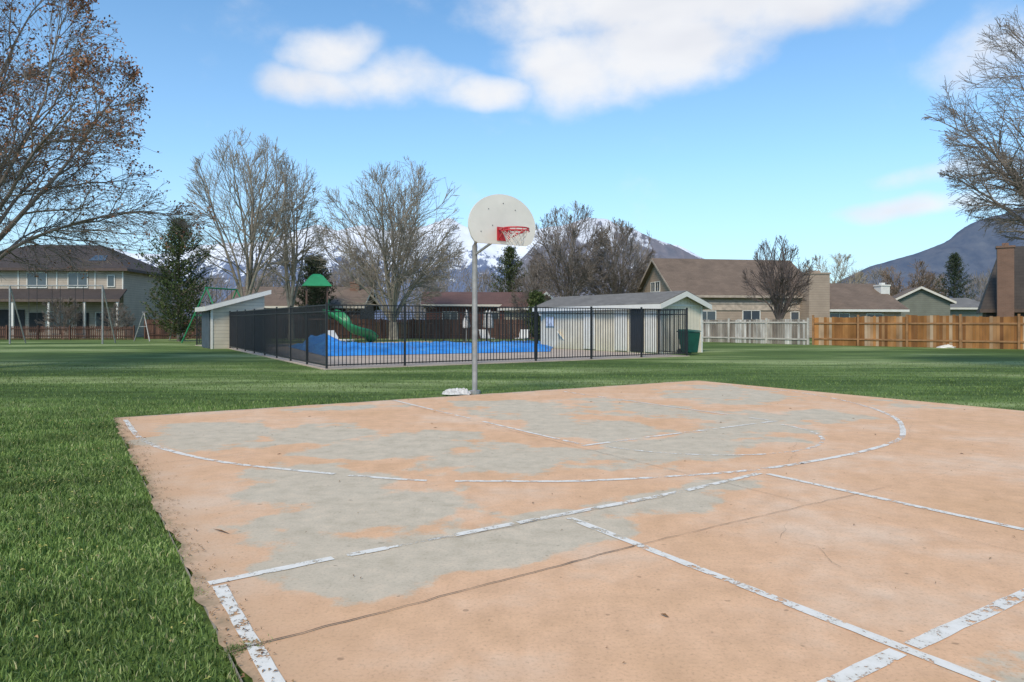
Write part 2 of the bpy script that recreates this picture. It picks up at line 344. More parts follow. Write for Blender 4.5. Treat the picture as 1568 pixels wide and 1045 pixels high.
def leafbit(x,y,z,L,wd,a):
    k=len(V); c,s_=math.cos(a),math.sin(a)
    for u,v_,h in ((-L,0,0),(-L*.2,wd,.006),(L,0,.002),(L*.1,-wd,.008)): V.append((x+u*c-v_*s_,y+u*s_+v_*c,z+h))
    Fc.append((k,k+1,k+2,k+3))
for i in range(260):
    s=rnd.random()*11.3+.1; t=rnd.random()*11+.1; x,y=ct(s,t)
    if y<1.5: continue
    L=rnd.uniform(.006,.014) if rnd.random()<.8 else rnd.uniform(.018,.028)
    leafbit(x,y,.005,L,L*rnd.uniform(.15,.4),rnd.random()*6.3)
for i in range(700):
    x,y=ct(abs(rng.normal(0,.09)),rnd.random()*10); L=rnd.uniform(.005,.015); leafbit(x,y,.005,L,L*.35,rnd.random()*6.3)
leafbit(*ct(.28,6.5),.006,.10,.006,-.6+3.14)
fast('fallen_leaves',V,Fc,island('dead_leaf',[(0,(.12,.06,.03)),(.5,(.24,.13,.06)),(1,(.38,.24,.11))],.9))
# ---------------------------------------------------------------- grass blades
mBlade=island('grass_blades',[(0,(.05,.095,.017)),(.35,(.115,.19,.04)),(.7,(.20,.29,.075)),(.92,(.30,.38,.13)),(1,(.48,.44,.24))],.6,.2,(.9,1.6,1),(.6,1.35))
mBladeFar=island('far_blades',[(0,(.04,.075,.014)),(.35,(.085,.14,.03)),(.7,(.145,.215,.055)),(1,(.25,.31,.11))],.6,.2,(.5,1.6,1),(.6,1.4))
def vnoise(x,y,f,seed):
    r=np.random.default_rng(seed); T=r.random((64,64)); X=x*f;Y=y*f; i=np.floor(X).astype(int);j=np.floor(Y).astype(int); u=X-i;v=Y-j; u=u*u*(3-2*u);v=v*v*(3-2*v)
    g=lambda a,b_:T[a%64,b_%64]
    return (g(i,j)*(1-u)+g(i+1,j)*u)*(1-v)+(g(i,j+1)*(1-u)+g(i+1,j+1)*u)*v
def blades(name,x,y,h,wd,simple_=False):
    n=len(x); a=rng.random(n)*2*math.pi; la=rng.random(n)*2*math.pi; lean=rng.random(n)*1.0*h
    dx,dy=np.cos(a)*wd/2,np.sin(a)*wd/2; lx,ly=np.cos(la)*lean,np.sin(la)*lean; z0=-.03
    if simple_:
        V=np.zeros((n,3,3)); V[:,0]=np.stack([x-dx,y-dy,np.full(n,z0)],1); V[:,1]=np.stack([x+dx,y+dy,np.full(n,z0)],1); V[:,2]=np.stack([x+lx,y+ly,z0+h],1)
        return fast(name,V,np.arange(n)[:,None]*3+np.array([0,1,2]),mBladeFar)
    V=np.zeros((n,5,3)); V[:,0]=np.stack([x-dx,y-dy,np.full(n,z0)],1); V[:,1]=np.stack([x+dx,y+dy,np.full(n,z0)],1)
    V[:,2]=np.stack([x+dx*.8+lx*.35,y+dy*.8+ly*.35,z0+h*.6],1); V[:,3]=np.stack([x-dx*.8+lx*.35,y-dy*.8+ly*.35,z0+h*.6],1)
    V[:,4]=np.stack([x+lx,y+ly,z0+h*(1-.25*rng.random(n))],1)
    b_=np.arange(n)[:,None]*5
    Fc=np.concatenate([b_+[0,1,2],b_+[0,2,3],b_+[3,2,4]],0)
    return fast(name,V,Fc,mBlade)
def toST(x,y): dx=x-O[0];dy=y-O[1]; return dx*A[0]+dy*A[1],dx*B[0]+dy*B[1]
def scatter(n,x0,x1,y0,y1,pw=1.0):
    x=rng.uniform(x0,x1,n); y=y0+(y1-y0)*rng.random(n)**pw; return x,y
x,y=scatter(760000,-11.5,1.2,1.2,12.5,1.5); s,t=toST(x,y)
edge=.016*np.sin(t*3.1)+.012*np.sin(t*7.7)+.09*(vnoise(x,y,6,5)-.4)
k=((s<edge)|(t<0))&(s>-4.5)&(x>-.95*y-1.0)&(rng.random(len(x))<np.clip((12.5-y)/6.5,0,1))
x,y=x[k],y[k]; 
h=(.026+.030*vnoise(x,y,5.5,3)*vnoise(x,y,1.3,19)*1.6+.010*vnoise(x,y,.9,9)+.014*rng.random(len(x)))
jx,jy=[],[]
for i in range(380):
    a_,b_=ct(.0+abs(rng.normal(0,.06)),8.23+rng.normal(0,.025)); jx.append(a_);jy.append(b_)
x=np.concatenate([x,jx]); y=np.concatenate([y,jy]); h=np.concatenate([h,np.full(len(jx),.045)])
blades('grass_blades',x,y,h,rng.uniform(.0035,.007,len(x)))
x,y=scatter(190000,-19,19,6.0,24,1.1); s,t=toST(x,y)
k=((s<.02)|(t<-.0)|(s>CW))&(np.abs(x)<.8*y+1)
px_,py_=x+5.28,y-20.0; pf=px_*.846+py_*.534; qf=-px_*.534+py_*.846
k&=~((qf>-.1)&(pf>-.1))&(rng.random(len(x))<np.clip((25-y)/12,0,1)*np.clip((y-5)/5,0,1))
x,y=x[k],y[k]
blades('far_grass_blades',x,y,.03+.022*vnoise(x,y,1.2,4),rng.uniform(.009,.015,len(x)),True)
V=[];Fc=[]
for i in range(520):
    t=rnd.uniform(0,9); s=-abs(rnd.gauss(0,1.6))-.1; x,y=ct(s,t); L=rnd.uniform(.007,.018); leafbit(x,y,rnd.uniform(.01,.03),L,L*.6,rnd.random()*6.3)
fast('yellow_lawn_leaves',V,Fc,island('yellow_leaf',[(0,(.30,.34,.06)),(.6,(.45,.42,.12)),(1,(.5,.33,.14))],.8))
# ---------------------------------------------------------------- basketball hoop
def hoop():
    e=empty('basketball_hoop'); pb=Vector((-.70,13.2,0)); b3=Vector((B[0],B[1],0)); a3=Vector((A[0],A[1],0)); up=Vector((0,0,1))
    path=[pb+up*z for z in (-.03,.5,1.5,2.4,2.62,2.76)]+[pb+b3*.06+up*2.88,pb+b3*.2+up*2.97,pb+b3*.45+up*3.02,pb+b3*.93+up*3.04]
    tube(path,.05,14,'pole',mGrey,e)
    mb=MB()
    c=pb+b3*.98
    for sg in (-1,1):
        mb.beam(pb+b3*.25+up*2.97,c-b3*.04+a3*.4*sg+up*3.3,.03)
    mb.beam(pb+up*2.6,c-b3*.05+up*2.85,.035)
    mb.beam(c-b3*.045-a3*.45+up*2.85,c-b3*.045+a3*.45+up*2.85,.04); mb.beam(c-b3*.045-a3*.45+up*3.3,c-b3*.045+a3*.45+up*3.3,.04)
    mb.beam(pb+up*-.02,pb+up*.05,.22,n=10)
    mb.obj('braces',mGrey,e)
    out=[(-.50,2.70),(.50,2.70),(.58,2.735),(.63,2.80)]
    for t in np.linspace(-.12,math.pi+.12,40): out.append((.69*math.cos(t),3.02+.56*math.sin(t)))
    out+=[(-.63,2.80),(-.58,2.735)]
    bb=MB(); bb.poly([c+a3*u+up*z+b3*.0 for u,z in out],tuple(b3*.035)); bb.obj('backboard',simple('board_paint',(.74,.71,.62),.45,0,.06,2.5,.02),e)
    d=MB()
    for u,z in ((-.3,3.30),(.25,3.32),(-.22,3.02),(.36,2.98),(-.45,2.9),(.0,3.42)): d.beam(c+b3*.034+a3*u+up*z,c+b3*.045+a3*u+up*z,.016,n=8)
    d.obj('bolts',mBlack,e)
    rz=2.93; rc=c+b3*.43+up*rz
    tube([rc+a3*.23*math.cos(t)+b3*.23*math.sin(t) for t in np.linspace(0,2*math.pi,36,endpoint=False)],.013,8,'rim',mRed,e,True)
    tube([rc-up*.045+a3*.24*math.cos(t)+b3*.24*math.sin(t) for t in np.linspace(0,2*math.pi,36,endpoint=False)],.009,8,'rim_lower',mRed,e,True)
    r=MB(); 
    r.poly([c+b3*.037+a3*-.13+up*2.76,c+b3*.037+a3*.13+up*2.76,c+b3*.037+a3*.13+up*3.0,c+b3*.037+a3*-.13+up*3.0],tuple(b3*.012))
    for sg in (-1,1):
        r.beam(c+b3*.05+a3*.09*sg+up*2.80,rc+a3*.20*sg+b3*-.02-up*.02,.022); r.beam(c+b3*.05+a3*.09*sg+up*2.96,rc+a3*.18*sg+b3*-.12,.035)
    for t in np.linspace(0,2*math.pi,12,endpoint=False):
        r.beam(rc+a3*.23*math.cos(t)+b3*.23*math.sin(t),rc-up*.05+a3*.24*math.cos(t)+b3*.24*math.sin(t),.014)
    r.obj('rim_bracket',mRed,e)
    n_=MB()
    for i in range(12):
        for sg in (-1,1):
            pr=None
            for k in range(5):
                t=2*math.pi*(i+sg*k*.5)/12; rad=.225-.035*k+.003*k*k; p=rc-up*(.04+k*.062)+a3*rad*math.cos(t)+b3*rad*math.sin(t)
                if pr is not None: n_.beam(pr,p,.012,n=3)
                pr=p
    n_.obj('net',mWhite,e)
hoop()
def lump(name,c,sx,sy,sz,mat,seed):
    V=[];Fc=[];r=random.Random(seed);nu,nv=28,12; ph=[(r.uniform(0,6),r.randint(2,7),r.uniform(.04,.16)) for _ in range(7)]
    for j in range(nv+1):
        th=math.pi/2*j/nv
        for i in range(nu):
            a=2*math.pi*i/nu; k=1+sum(am*math.sin(f*a+p+j*.6*f/3) for p,f,am in ph)
            z=math.sin(th)*(1+.4*math.sin(a*5+j)*.6)
            V.append((c[0]+sx*k*math.cos(th)*math.cos(a),c[1]+sy*k*math.cos(th)*math.sin(a),c[2]+sz*max(0,z)*k))
    for j in range(nv):
        for i in range(nu): k=(i+1)%nu; Fc.append((j*nu+i,j*nu+k,(j+1)*nu+k,(j+1)*nu+i))
    return fast(name,V,Fc,mat,True)
def cloth(name,cx,cy,sx,sy,mat):
    n=46; V=[];Fc=[]
    for j in range(n):
        for i in range(n):
            u,v=i/(n-1)*2-1,j/(n-1)*2-1; X=cx+sx*(u+.12*math.sin(v*5+1)); Y=cy+sy*(v+.15*math.sin(u*4))
            z=.02+.035*abs(math.sin(u*7+v*3))+.03*abs(math.sin(v*8-u*5+1))+.02*math.sin(u*19+v*13); z*=max(0,1-max(abs(u),abs(v))**6)
            V.append((X,Y,.004+max(z,0)))
    for j in range(n-1):
        for i in range(n-1): k=j*n+i; Fc.append((k,k+1,k+n+1,k+n))
    return fast(name,V,Fc,mat,False)
mCloth=simple('cloth',(.55,.53,.50),.9,0,.35,14)
cloth('crumpled_white_cloth',-1.03,13.05,.24,.19,mCloth)
lump('white_landscape_rock',(wx(1410,39),36.6,-.02),.45,.25,.13,mWhite,9)
# ---------------------------------------------------------------- iron pool fence
def ironfence(mb,a,b_,H=1.85,sp=.115,post=2.4):
    a=Vector((a[0],a[1],0));b_=Vector((b_[0],b_[1],0)); L=(b_-a).length; d=(b_-a)/L; ang=math.atan2(d.y,d.x)
    n=max(1,round(L/post)); 
    for i in range(n+1): p=a+d*(L*i/n); mb.box((p.x,p.y,H/2+.01),(.055,.055,H+.06),ang)
    m_=int(L/sp)
    for i in range(1,m_): 
        p=a+d*(L*i/m_); mb.box((p.x,p.y,H/2+.03),(.018,.018,H-.08),ang)
    for z in (.10,H-.22,H-.03):
        c=(a+b_)/2; mb.box((c.x,c.y,z),(L,.034,.032),ang)
F0=(-5.28,20.0); FR=(6.9,27.7); FL=(-14.3,35.6)
def pq(p,q): return (F0[0]+.846*p-.534*q,F0[1]+.534*p+.846*q)
BU=Vector((-.534,.846,0)); BV=Vector((.846,.534,0)); C0=Vector((6.35,30.0,0))
far=pq(14.4,24); farL=pq(0,24)
mb=MB(); ironfence(mb,F0,FR); ironfence(mb,F0,FL); ironfence(mb,FR,(C0.x-.1,C0.y-.05))
ironfence(mb,(C0+BU*9.3)[:2],far,1.85,.14); ironfence(mb,far,farL,1.85,.14); ironfence(mb,(FL[0]-1.2,FL[1]+2.4),farL,1.85,.14)
mb.obj('iron_pool_fence',mBlack)
mb=MB(); q=[pq(-.12,-.12),(FR[0]+.1,FR[1]-.05),(far[0]+.1,far[1]),(farL[0]-.1,farL[1]),(FL[0]-.12,FL[1])]
mb.poly([(x,y,-.08) for x,y in q],(0,0,.085)); mb.obj('pool_deck',mDeck)
m,nt,b=newmat('blue_cover'); co_=objco(nt)
c=ramp(nt,noise(nt,co_,.9,5,.6),[(.3,(.02,.16,.48)),(.5,(.035,.25,.68)),(.72,(.08,.37,.78))])
nt.links.new(c,b.inputs['Base Color']); b.inputs['Roughness'].default_value=.4
bump(nt,b,noise(nt,mapping(nt,co_,(1,2.2,1)),2.5,6,.6),.8,.10); mCover=m
def cover():
    nu,nv=140,100; cs=[np.array(p) for p in ((-7.2,27.0),(1.7,31.2),(2.6,42.5),(-12.0,37.5))]
    u=np.linspace(0,1,nu)[None,:]; v=np.linspace(0,1,nv)[:,None]
    X=(1-u)*(1-v)*cs[0][0]+u*(1-v)*cs[1][0]+u*v*cs[2][0]+(1-u)*v*cs[3][0]; Y=(1-u)*(1-v)*cs[0][1]+u*(1-v)*cs[1][1]+u*v*cs[2][1]+(1-u)*v*cs[3][1]
    Z=.03+.12*vnoise(X+50,Y+50,.8,2)*np.ones_like(X)+.12*np.abs(vnoise(X+50,Y+50,2.1,6)-.5)*2
    for bx,by,r,hh in ((-6.6,29.0,.8,.34),(-9.4,33.5,1.3,.5),(-4.7,29.6,.7,.26),(-2.6,31.5,.8,.14),(-7.9,30.9,.7,.32),(.8,32.6,.8,.16)): Z=Z+hh*np.exp(-((X-bx)**2+(Y-by)**2)/r**2)*(.6+.8*vnoise(X+50,Y+50,1.9,8))
    ed=np.minimum(np.minimum(u,1-u),np.minimum(v,1-v)); Z=.02+Z*np.clip(ed*30,0,1)
    V=np.stack([X,Y,Z],-1).reshape(-1,3); i=np.arange(nu-1)[None,:]+np.arange(nv-1)[:,None]*nu
    fast('blue_pool_cover',V,np.stack([i,i+1,i+nu+1,i+nu],-1).reshape(-1,4),mCover,True)
cover()
# ---------------------------------------------------------------- buildings
def window(e,face,u,z,wd,hh,L,W,fr=mWhite,nm='window'):
    f=MB();g=MB(); t=.07
    def P(uu,zz,dd,ww,h2,dep,tgt):
        if face=='front': tgt.box((uu,-dd,zz),(ww,dep,h2))
        elif face=='left': tgt.box((-dd,uu,zz),(dep,ww,h2))
        elif face=='right': tgt.box((L+dd,uu,zz),(dep,ww,h2))
    P(u,z,.02,wd,hh,.03,g)
    P(u,z+hh/2+t/2,.035,wd+2*t,t,.075,f); P(u,z-hh/2-t/2,.045,wd+2*t,t,.095,f)
    P(u-wd/2-t/2,z,.035,t,hh,.07,f); P(u+wd/2+t/2,z,.035,t,hh,.07,f)
    if wd>.7: P(u,z,.04,.045,hh,.03,f)
    g.obj(nm+'_glass',mGlass,e); f.obj(nm+'_frame',fr,e)
def house(name,loc,rz,L,W,eave,ridge,oh,wm,rm,wins=(),trim=mTrim,hip=0,doors=(),z0=0):
    e=empty(name,(loc[0],loc[1],0),rz); wb=MB()
    if hip: wb.v=[(0,0,z0-.2),(L,0,z0-.2),(L,W,z0-.2),(0,W,z0-.2),(0,0,eave),(L,0,eave),(L,W,eave),(0,W,eave)]; wb.f=[(0,1,5,4),(1,2,6,5),(2,3,7,6),(3,0,4,7)]
    else:
        rr=ridge-.02
        wb.v=[(0,0,z0-.2),(L,0,z0-.2),(L,W,z0-.2),(0,W,z0-.2),(0,0,eave),(L,0,eave),(L,W,eave),(0,W,eave),(0,W/2,rr),(L,W/2,rr)]
        wb.f=[(0,1,5,4),(2,3,7,6),(1,2,6,9,5),(3,0,4,8,7)]
    wb.obj('walls',wm,e)
    sl=(ridge-eave)/(W/2); ze=eave-oh*sl; t=.14; rb=MB(); tb=MB()
    if hip:
        ze=eave
        c=[(-oh,-oh,ze),(L+oh,-oh,ze),(L+oh,W+oh,ze),(-oh,W+oh,ze),(hip,W/2,ridge),(L-hip,W/2,ridge)]
        for f in ((0,1,5,4),(1,2,5),(2,3,4,5),(3,0,4)): rb.poly([c[i] for i in f],(0,0,t))
        tb.box((L/2,-oh-.02,ze+.02),(L+2*oh+.06,.04,.22)); tb.box((L+oh+.02,W/2,ze+.02),(.04,W+2*oh,.22)); tb.box((-oh-.02,W/2,ze+.02),(.04,W+2*oh,.22))
        tb.poly([(-oh,-oh,ze-.02),(L+oh,-oh,ze-.02),(L+oh,W+oh,ze-.02),(-oh,W+oh,ze-.02)])
    else:
        for y0,ys in ((-oh,1),(W+oh,-1)):
            rb.poly([(-oh,y0,ze),(L+oh,y0,ze),(L+oh,W/2,ridge),(-oh,W/2,ridge)],(0,0,t))
            tb.box((L/2,y0-.022*ys,ze+.0),(L+2*oh,.04,.2))
        for xx in (-oh-.025,L+oh+.025):
            for y0 in (-oh,W+oh): tb.poly([(xx,y0,ze-.12),(xx,W/2,ridge-.12),(xx,W/2,ridge+.10),(xx,y0,ze+.10)],(.03 if xx<0 else -.03,0,0))
    rb.obj('roof',rm,e); tb.obj('fascia',trim,e)
    for i,wn_ in enumerate(wins): window(e,*wn_,L,W,nm='window_%d'%(i+1))
    for i,(fc_,u,wd,hh,dm) in enumerate(doors):
        d=MB(); 
        if fc_=='front': d.box((u,-.02,hh/2),(wd,.05,hh))
        elif fc_=='left': d.box((-.02,u,hh/2),(.05,wd,hh))
        else: d.box((L+.02,u,hh/2),(.05,wd,hh))
        d.obj('door_%d'%(i+1),dm,e)
    return e
def chimney(e,x,y,w1,w2,top,mat,z0=0):
    c=MB(); c.box((x,y,(top+z0)/2),(w1,w2,top-z0)); c.box((x,y,top+.05),(w1+.12,w2+.12,.12)); c.box((x,y,top+.2),(w1*.4,w2*.4,.2)); c.obj('chimney',mat,e)
mCream=siding('cream_siding',(.58,.52,.41),.18); mCreamH=siding('house_cream_siding',(.46,.385,.31),.2)
mPH=siding('pool_house_siding',(.68,.61,.48),.2,3,.7,.6,.06)
mTan=siding('tan_siding',(.40,.305,.23),.2); mTanD=brickmat('tan_brick',(.33,.24,.185),(.40,.30,.235),(.42,.37,.31))
mRBrick=brickmat('red_brick',(.13,.045,.035),(.17,.06,.045),(.2,.15,.12)); mOlive=siding('olive_siding',(.17,.175,.14),.2)
mDarkS=siding('dark_siding',(.06,.045,.038),.25); mBrn=siding('brown_siding',(.10,.06,.045),.2)
rBrown=shingle('brown_shingle',(.165,.118,.085)); rDark=shingle('dark_shingle',(.055,.045,.038)); rGrey=shingle('grey_shingle',(.17,.16,.145)); rRed=shingle('maroon_shingle',(.13,.07,.058)); rLeft=shingle('left_shingle',(.055,.042,.037))
mBrownBr=brickmat('brown_brick',(.16,.085,.055),(.22,.12,.08),(.2,.16,.13))
phr=math.atan2(-BU.y,-BU.x); far0=C0+BU*9.0
PH=house('pool_house',(far0.x,far0.y),phr,9.0,2.5,2.1,2.56,.3,mPH,rGrey,trim=mWhite,doors=(('front',7.55,.85,1.98,mBlack),))
d=MB(); d.box((8.45,-.04,1.02),(.7,.05,2.0)); d.box((6.5,-.04,1.02),(.85,.05,2.0)); d.box((4.2,-.04,1.02),(.85,.05,2.0)); d.obj('white_doors',mWhite,PH)
d=MB(); d.box((.9,-.05,1.35),(.75,.03,.5)); d.obj('notice_board',simple('notice_blue',(.5,.54,.62),.5,0,.4,6),PH)
d=MB(); d.box((.25,-.15,1.95),(.12,.2,.12)); d.beam((.25,-.2,1.85),(.25,-.2,1.65),.2,n=10,r2=.6); d.obj('wall_lamp',mWhite,PH)
d=MB(); 
for yy in (.03,2.47): d.box((9.025,yy,1.0),(.04,.1,2.1))
d.box((9.02,1.25,2.05),(.03,2.4,.08)); d.obj('corner_boards',mWhite,PH)
def shed():
    e=empty('equipment_shed',(-15.1,35.2,0),math.atan2(.534,.846))
    L,W=2.6,2.6; zl,zr=2.1,2.85; wb=MB()
    wb.v=[(0,0,-.1),(L,0,-.1),(L,W,-.1),(0,W,-.1),(0,0,zl),(L,0,zr),(L,W,zr),(0,W,zl)]; wb.f=[(0,1,5,4),(1,2,6,5),(2,3,7,6),(3,0,4,7)]
    wb.obj('walls',mCream,e); r=MB(); k=(zr-zl)/L
    r.poly([(-.3,-.3,zl-.3*k),(L+.25,-.3,zr+.25*k),(L+.25,W+.3,zr+.25*k),(-.3,W+.3,zl-.3*k)],(0,0,.05)); r.obj('roof',rGrey,e)
    t=MB(); t.poly([(-.32,-.33,zl-.3*k-.14),(L+.27,-.33,zr+.25*k-.14),(L+.27,-.33,zr+.25*k+.08),(-.32,-.33,zl-.3*k+.08)],(0,.028,0))
    t.poly([(-.335,-.3,zl-.3*k-.14),(-.335,W+.3,zl-.3*k-.14),(-.335,W+.3,zl-.3*k+.08),(-.335,-.3,zl-.3*k+.08)],(.028,0,0)); t.box((.04,-.02,1),(.1,.04,2.1)); t.obj('fascia',mWhite,e)
    d=MB(); d.box((-.03,1.3,.95),(.05,2.3,1.9)); d.obj('dark_door',simple('slate_door',(.06,.08,.1),.6),e)
shed()
LH=house('two_storey_cream_house',(-47.5,58.5),math.radians(4),14.6,10,5.7,8.2,.55,mCreamH,rLeft,wins=(('front',10.9,4.85,1.5,1.2),('front',7.6,4.85,1.5,1.2),('front',13.6,4.8,.5,.9),('front',9.3,1.5,1.8,1.3),('front',12.9,1.4,1.0,1.4)),hip=4.2,trim=simple('dark_trim',(.09,.06,.05)))
p=MB(); p.poly([(1,-.02,4.0),(14.9,-.02,4.0),(15.2,-2.0,3.1),(1,-2.0,3.1)],(0,0,.12)); p.obj('porch_roof',rLeft,LH)
p=MB(); p.box((8.1,-2.03,3.08),(14.3,.05,.22)); p.obj('porch_fascia',simple('dark_fascia',(.12,.085,.065)),LH); p=MB()
for xx in (1.2,4,6.8,9.6,12.4,15.0): p.box((xx,-1.9,1.5),(.16,.16,3.0))
for xx in (6.1,9.2,12.3,14.55): p.box((xx,-.03,4.85),(.1,.05,1.6))
p.obj('porch_posts',mWhite,LH)
p=MB(); p.box((5,-.05,1.2),(3.2,.05,2.3)); p.box((11.3,-.04,1.05),(.95,.05,2.1)); p.box((7.6,-.04,1.3),(1.2,.05,1.6)); p.obj('dark_doorways',simple('dark_opening',(.03,.025,.025)),LH)
p=MB(); p.poly([(11.2,1.1,6.5),(12.6,1.1,6.5),(12.2,2.3,7.05),(11.2,2.3,7.05)],(0,-.05,.12)); p.obj('skylight',mGlass,LH)
e=house('brown_bungalow',(wx(345,66),66),math.radians(3),12.5,10,2.9,4.75,.5,mBrn,rBrown,wins=(('front',3,1.6,1.4,1),('front',9,1.6,1.4,1))); chimney(e,11.4,4.2,.9,.8,5.2,mBrownBr,3)
house('red_brick_bungalow',(wx(652,64),64),math.radians(5),9.6,8,2.95,4.1,.45,mRBrick,rRed,wins=(('front',2.2,1.7,1.3,1.0),('front',6,1.7,1.3,1.0),('left',3.5,1.7,1.2,1)),trim=mTrim)
house('cream_garage',(wx(772,62),62),math.radians(-55),3.6,3.2,2.7,3.8,.4,mCream,rRed,trim=mWhite)
TH=house('tan_gabled_house',(13.65,58),math.radians(10),12.5,9,3.75,6.85,.45,mTan,rBrown,
  wins=(('left',4.2,4.45,.9,.8),('left',5.3,4.45,.9,.8),('left',4,1.6,1.4,1.2),('front',6.6,1.75,1.5,1.0),('front',10.6,1.6,.7,1.1),('front',2.6,1.7,1.5,1)),trim=simple('tan_trim',(.42,.34,.27)))
p=MB(); p.box((6.2,-.06,2.9),(12.4,.1,.18)); p.box((6.2,-.05,2.1+.45),(12.5,.06,.5)); p.obj('belt_course',simple('tan_band',(.46,.37,.29)),TH)
p=MB(); p.box((6.25,-.03,.55),(12.5,.06,1.3)); p.obj('brick_wainscot',mTanD,TH)
chimney(TH,12.0,-.75,1.9,1.3,5.35,mTan)
e=house('tan_house_wing',(13.65+12.6*.985,58+12.6*.174),math.radians(10),8.2,8,2.55,4.75,.45,mTanD,rBrown,wins=(('front',2.2,1.5,1.8,1.1),('front',5.6,1.5,1.5,1.0)),trim=mWhite); chimney(e,8.35,2.6,.9,.9,4.6,mWhite,2)
house('olive_house',(wx(1392,75),75),math.radians(8),9.5,7,2.9,3.9,.5,mOlive,rGrey,wins=(('front',2.5,1.8,1.2,1),))
house('grey_gabled_house',(wx(1455,68),68),math.radians(70),7,5,3.4,4.7,.4,mOlive,rBrown,trim=mTrim)
DH=house('dark_brown_house',(wx(1510,44),44),math.radians(-32),12,6,2.0,6.1,.3,mDarkS,rDark,wins=(('front',3.6,1.2,1.0,1.1),),trim=simple('brown_trim',(.09,.06,.045)),hip=.9)
chimney(DH,.95,-.6,.85,.8,5.85,mBrownBr)
# ---------------------------------------------------------------- wooden fences
def plankfence(name,pts,H,pw,gap,mat,thick=.02,post=2.4,pm=None,rails=(.3,1.2),front=1,hvar=.03,step=0):
    mb=MB(); pb=MB()
    for i in range(len(pts)-1):
        a=Vector((*pts[i],0));b_=Vector((*pts[i+1],0)); L=(b_-a).length; d=(b_-a)/L; ang=math.atan2(d.y,d.x); nrm=Vector((d.y,-d.x,0))*front
        n=int(L/(pw+gap)); np_=max(1,round(L/post))
        for k in range(n):
            p=a+d*((k+.5)*(pw+gap)); sec=int((k+.5)/n*np_); hh=H+rnd.uniform(-hvar,hvar)+step*((sec*7)%3-1); mb.box((p.x,p.y,hh/2-.02),(pw,thick,hh),ang+rnd.uniform(-.02,.02))
        for k in range(np_+1): p=a+d*(L*k/np_)+nrm*.07; pb.box((p.x,p.y,H/2+.03),(.1,.1,H+.08),ang)
        for z in rails: c=(a+b_)/2+nrm*.035; pb.box((c.x,c.y,z),(L,.04,.09),ang)
    o=mb.obj(name,mat); pb.obj('posts_and_rails',pm or mat,o)
mCedar=island('cedar_planks',[(0,(.17,.075,.03)),(.3,(.31,.14,.045)),(.6,(.42,.20,.07)),(.85,(.34,.19,.09)),(1,(.52,.40,.28))],.8,.2,(1.2,1.2,.6),(.55,1.25))
mCedarP=simple('cedar_posts',(.30,.155,.065),.8)
plankfence('cedar_fence',[(17.7,41.2),(25.0,34.6),(31,29.2)],1.66,.14,.006,mCedar,pm=mCedarP,rails=(.35,1.25),step=.04)
mWeath=island('weathered_planks',[(0,(.16,.13,.105)),(.5,(.36,.32,.27)),(1,(.6,.57,.52))],.85,.2,(3,3,.7))
plankfence('weathered_white_fence',[(12.6,48.2),(17.5,41.4)],1.5,.14,.03,mWeath,pm=simple('weathered_posts',(.5,.46,.40)),rails=(.3,1.3),front=1)
mRedw=island('red_brown_pickets',[(0,(.07,.04,.03)),(1,(.16,.085,.06))],.85,.2,(4,4,1))
plankfence('brown_picket_fence',[(-46,54),(-28.5,53)],1.0,.09,.06,mRedw,rails=(.25,.8))
plankfence('brown_privacy_fence',[(-29,55.5),(-21,57),(-8,57),(3.5,55)],1.55,.14,.01,mRedw)
plankfence('brown_yard_fence',[(3.5,55),(12.5,52)],1.5,.14,.02,mRedw)
# ---------------------------------------------------------------- playground etc
def swing(name,c,ang,W,H,sp,mat,r=.04,seats=2,scol=mBlack):
    e=empty(name,(c[0],c[1],0),ang); mb=MB()
    for sx in (-1,1):
        for sy in (-1,1): mb.beam((sx*W/2,0,H),(sx*(W/2+.15),sy*sp,-.02),r*2,n=8)
        mb.beam((sx*(W/2+.06),-sp*.5,H*.5),(sx*(W/2+.06),sp*.5,H*.5),r*1.4,n=8)
    mb.beam((-W/2-.1,0,H),(W/2+.1,0,H),r*2.2,n=8); mb.obj('frame',mat,e)
    s=MB()
    for i in range(seats):
        x=(i+.5)/seats*W-W/2
        for dx in (-.22,.22): s.beam((x+dx,0,H),(x+dx,0,.55),.02,n=4)
        s.box((x,0,.53),(.46,.16,.03))
    s.obj('swings',scol,e)
swing('green_swing_set',(wx(340,46),46,0),math.radians(75),3.0,3.5,1.75,mGreen,.045)
swing('grey_swing_set',(wx(245,50),50,0),math.radians(60),2.4,2.0,.9,mGrey,.04)
e=empty('tall_swing_frame',(0,0,0)); mb=MB(); xa,xb=wx(15,43),wx(157,43)
for xx in (xa,xb): mb.beam((xx,43,-.02),(xx,43,3.55),.10,n=8)
mb.beam((xa-1.5,43,3.55),(xb,43,3.55),.09,n=8); mb.beam((xa,43,3.55),(xa,44.4,0),.08,n=8); mb.beam((xb,43,3.55),(xb,44.4,0),.08,n=8)
mb.obj('frame',mGrey,e)
mb=MB()
for f in (.25,.5,.75):
    x=xa+(xb-xa)*f
    for dx in (-.25,.25): mb.beam((x+dx,43,3.55),(x+dx,43,.6),.02)
    mb.box((x,43,.58),(.5,.16,.04))
mb.obj('swings',mBlack,e)
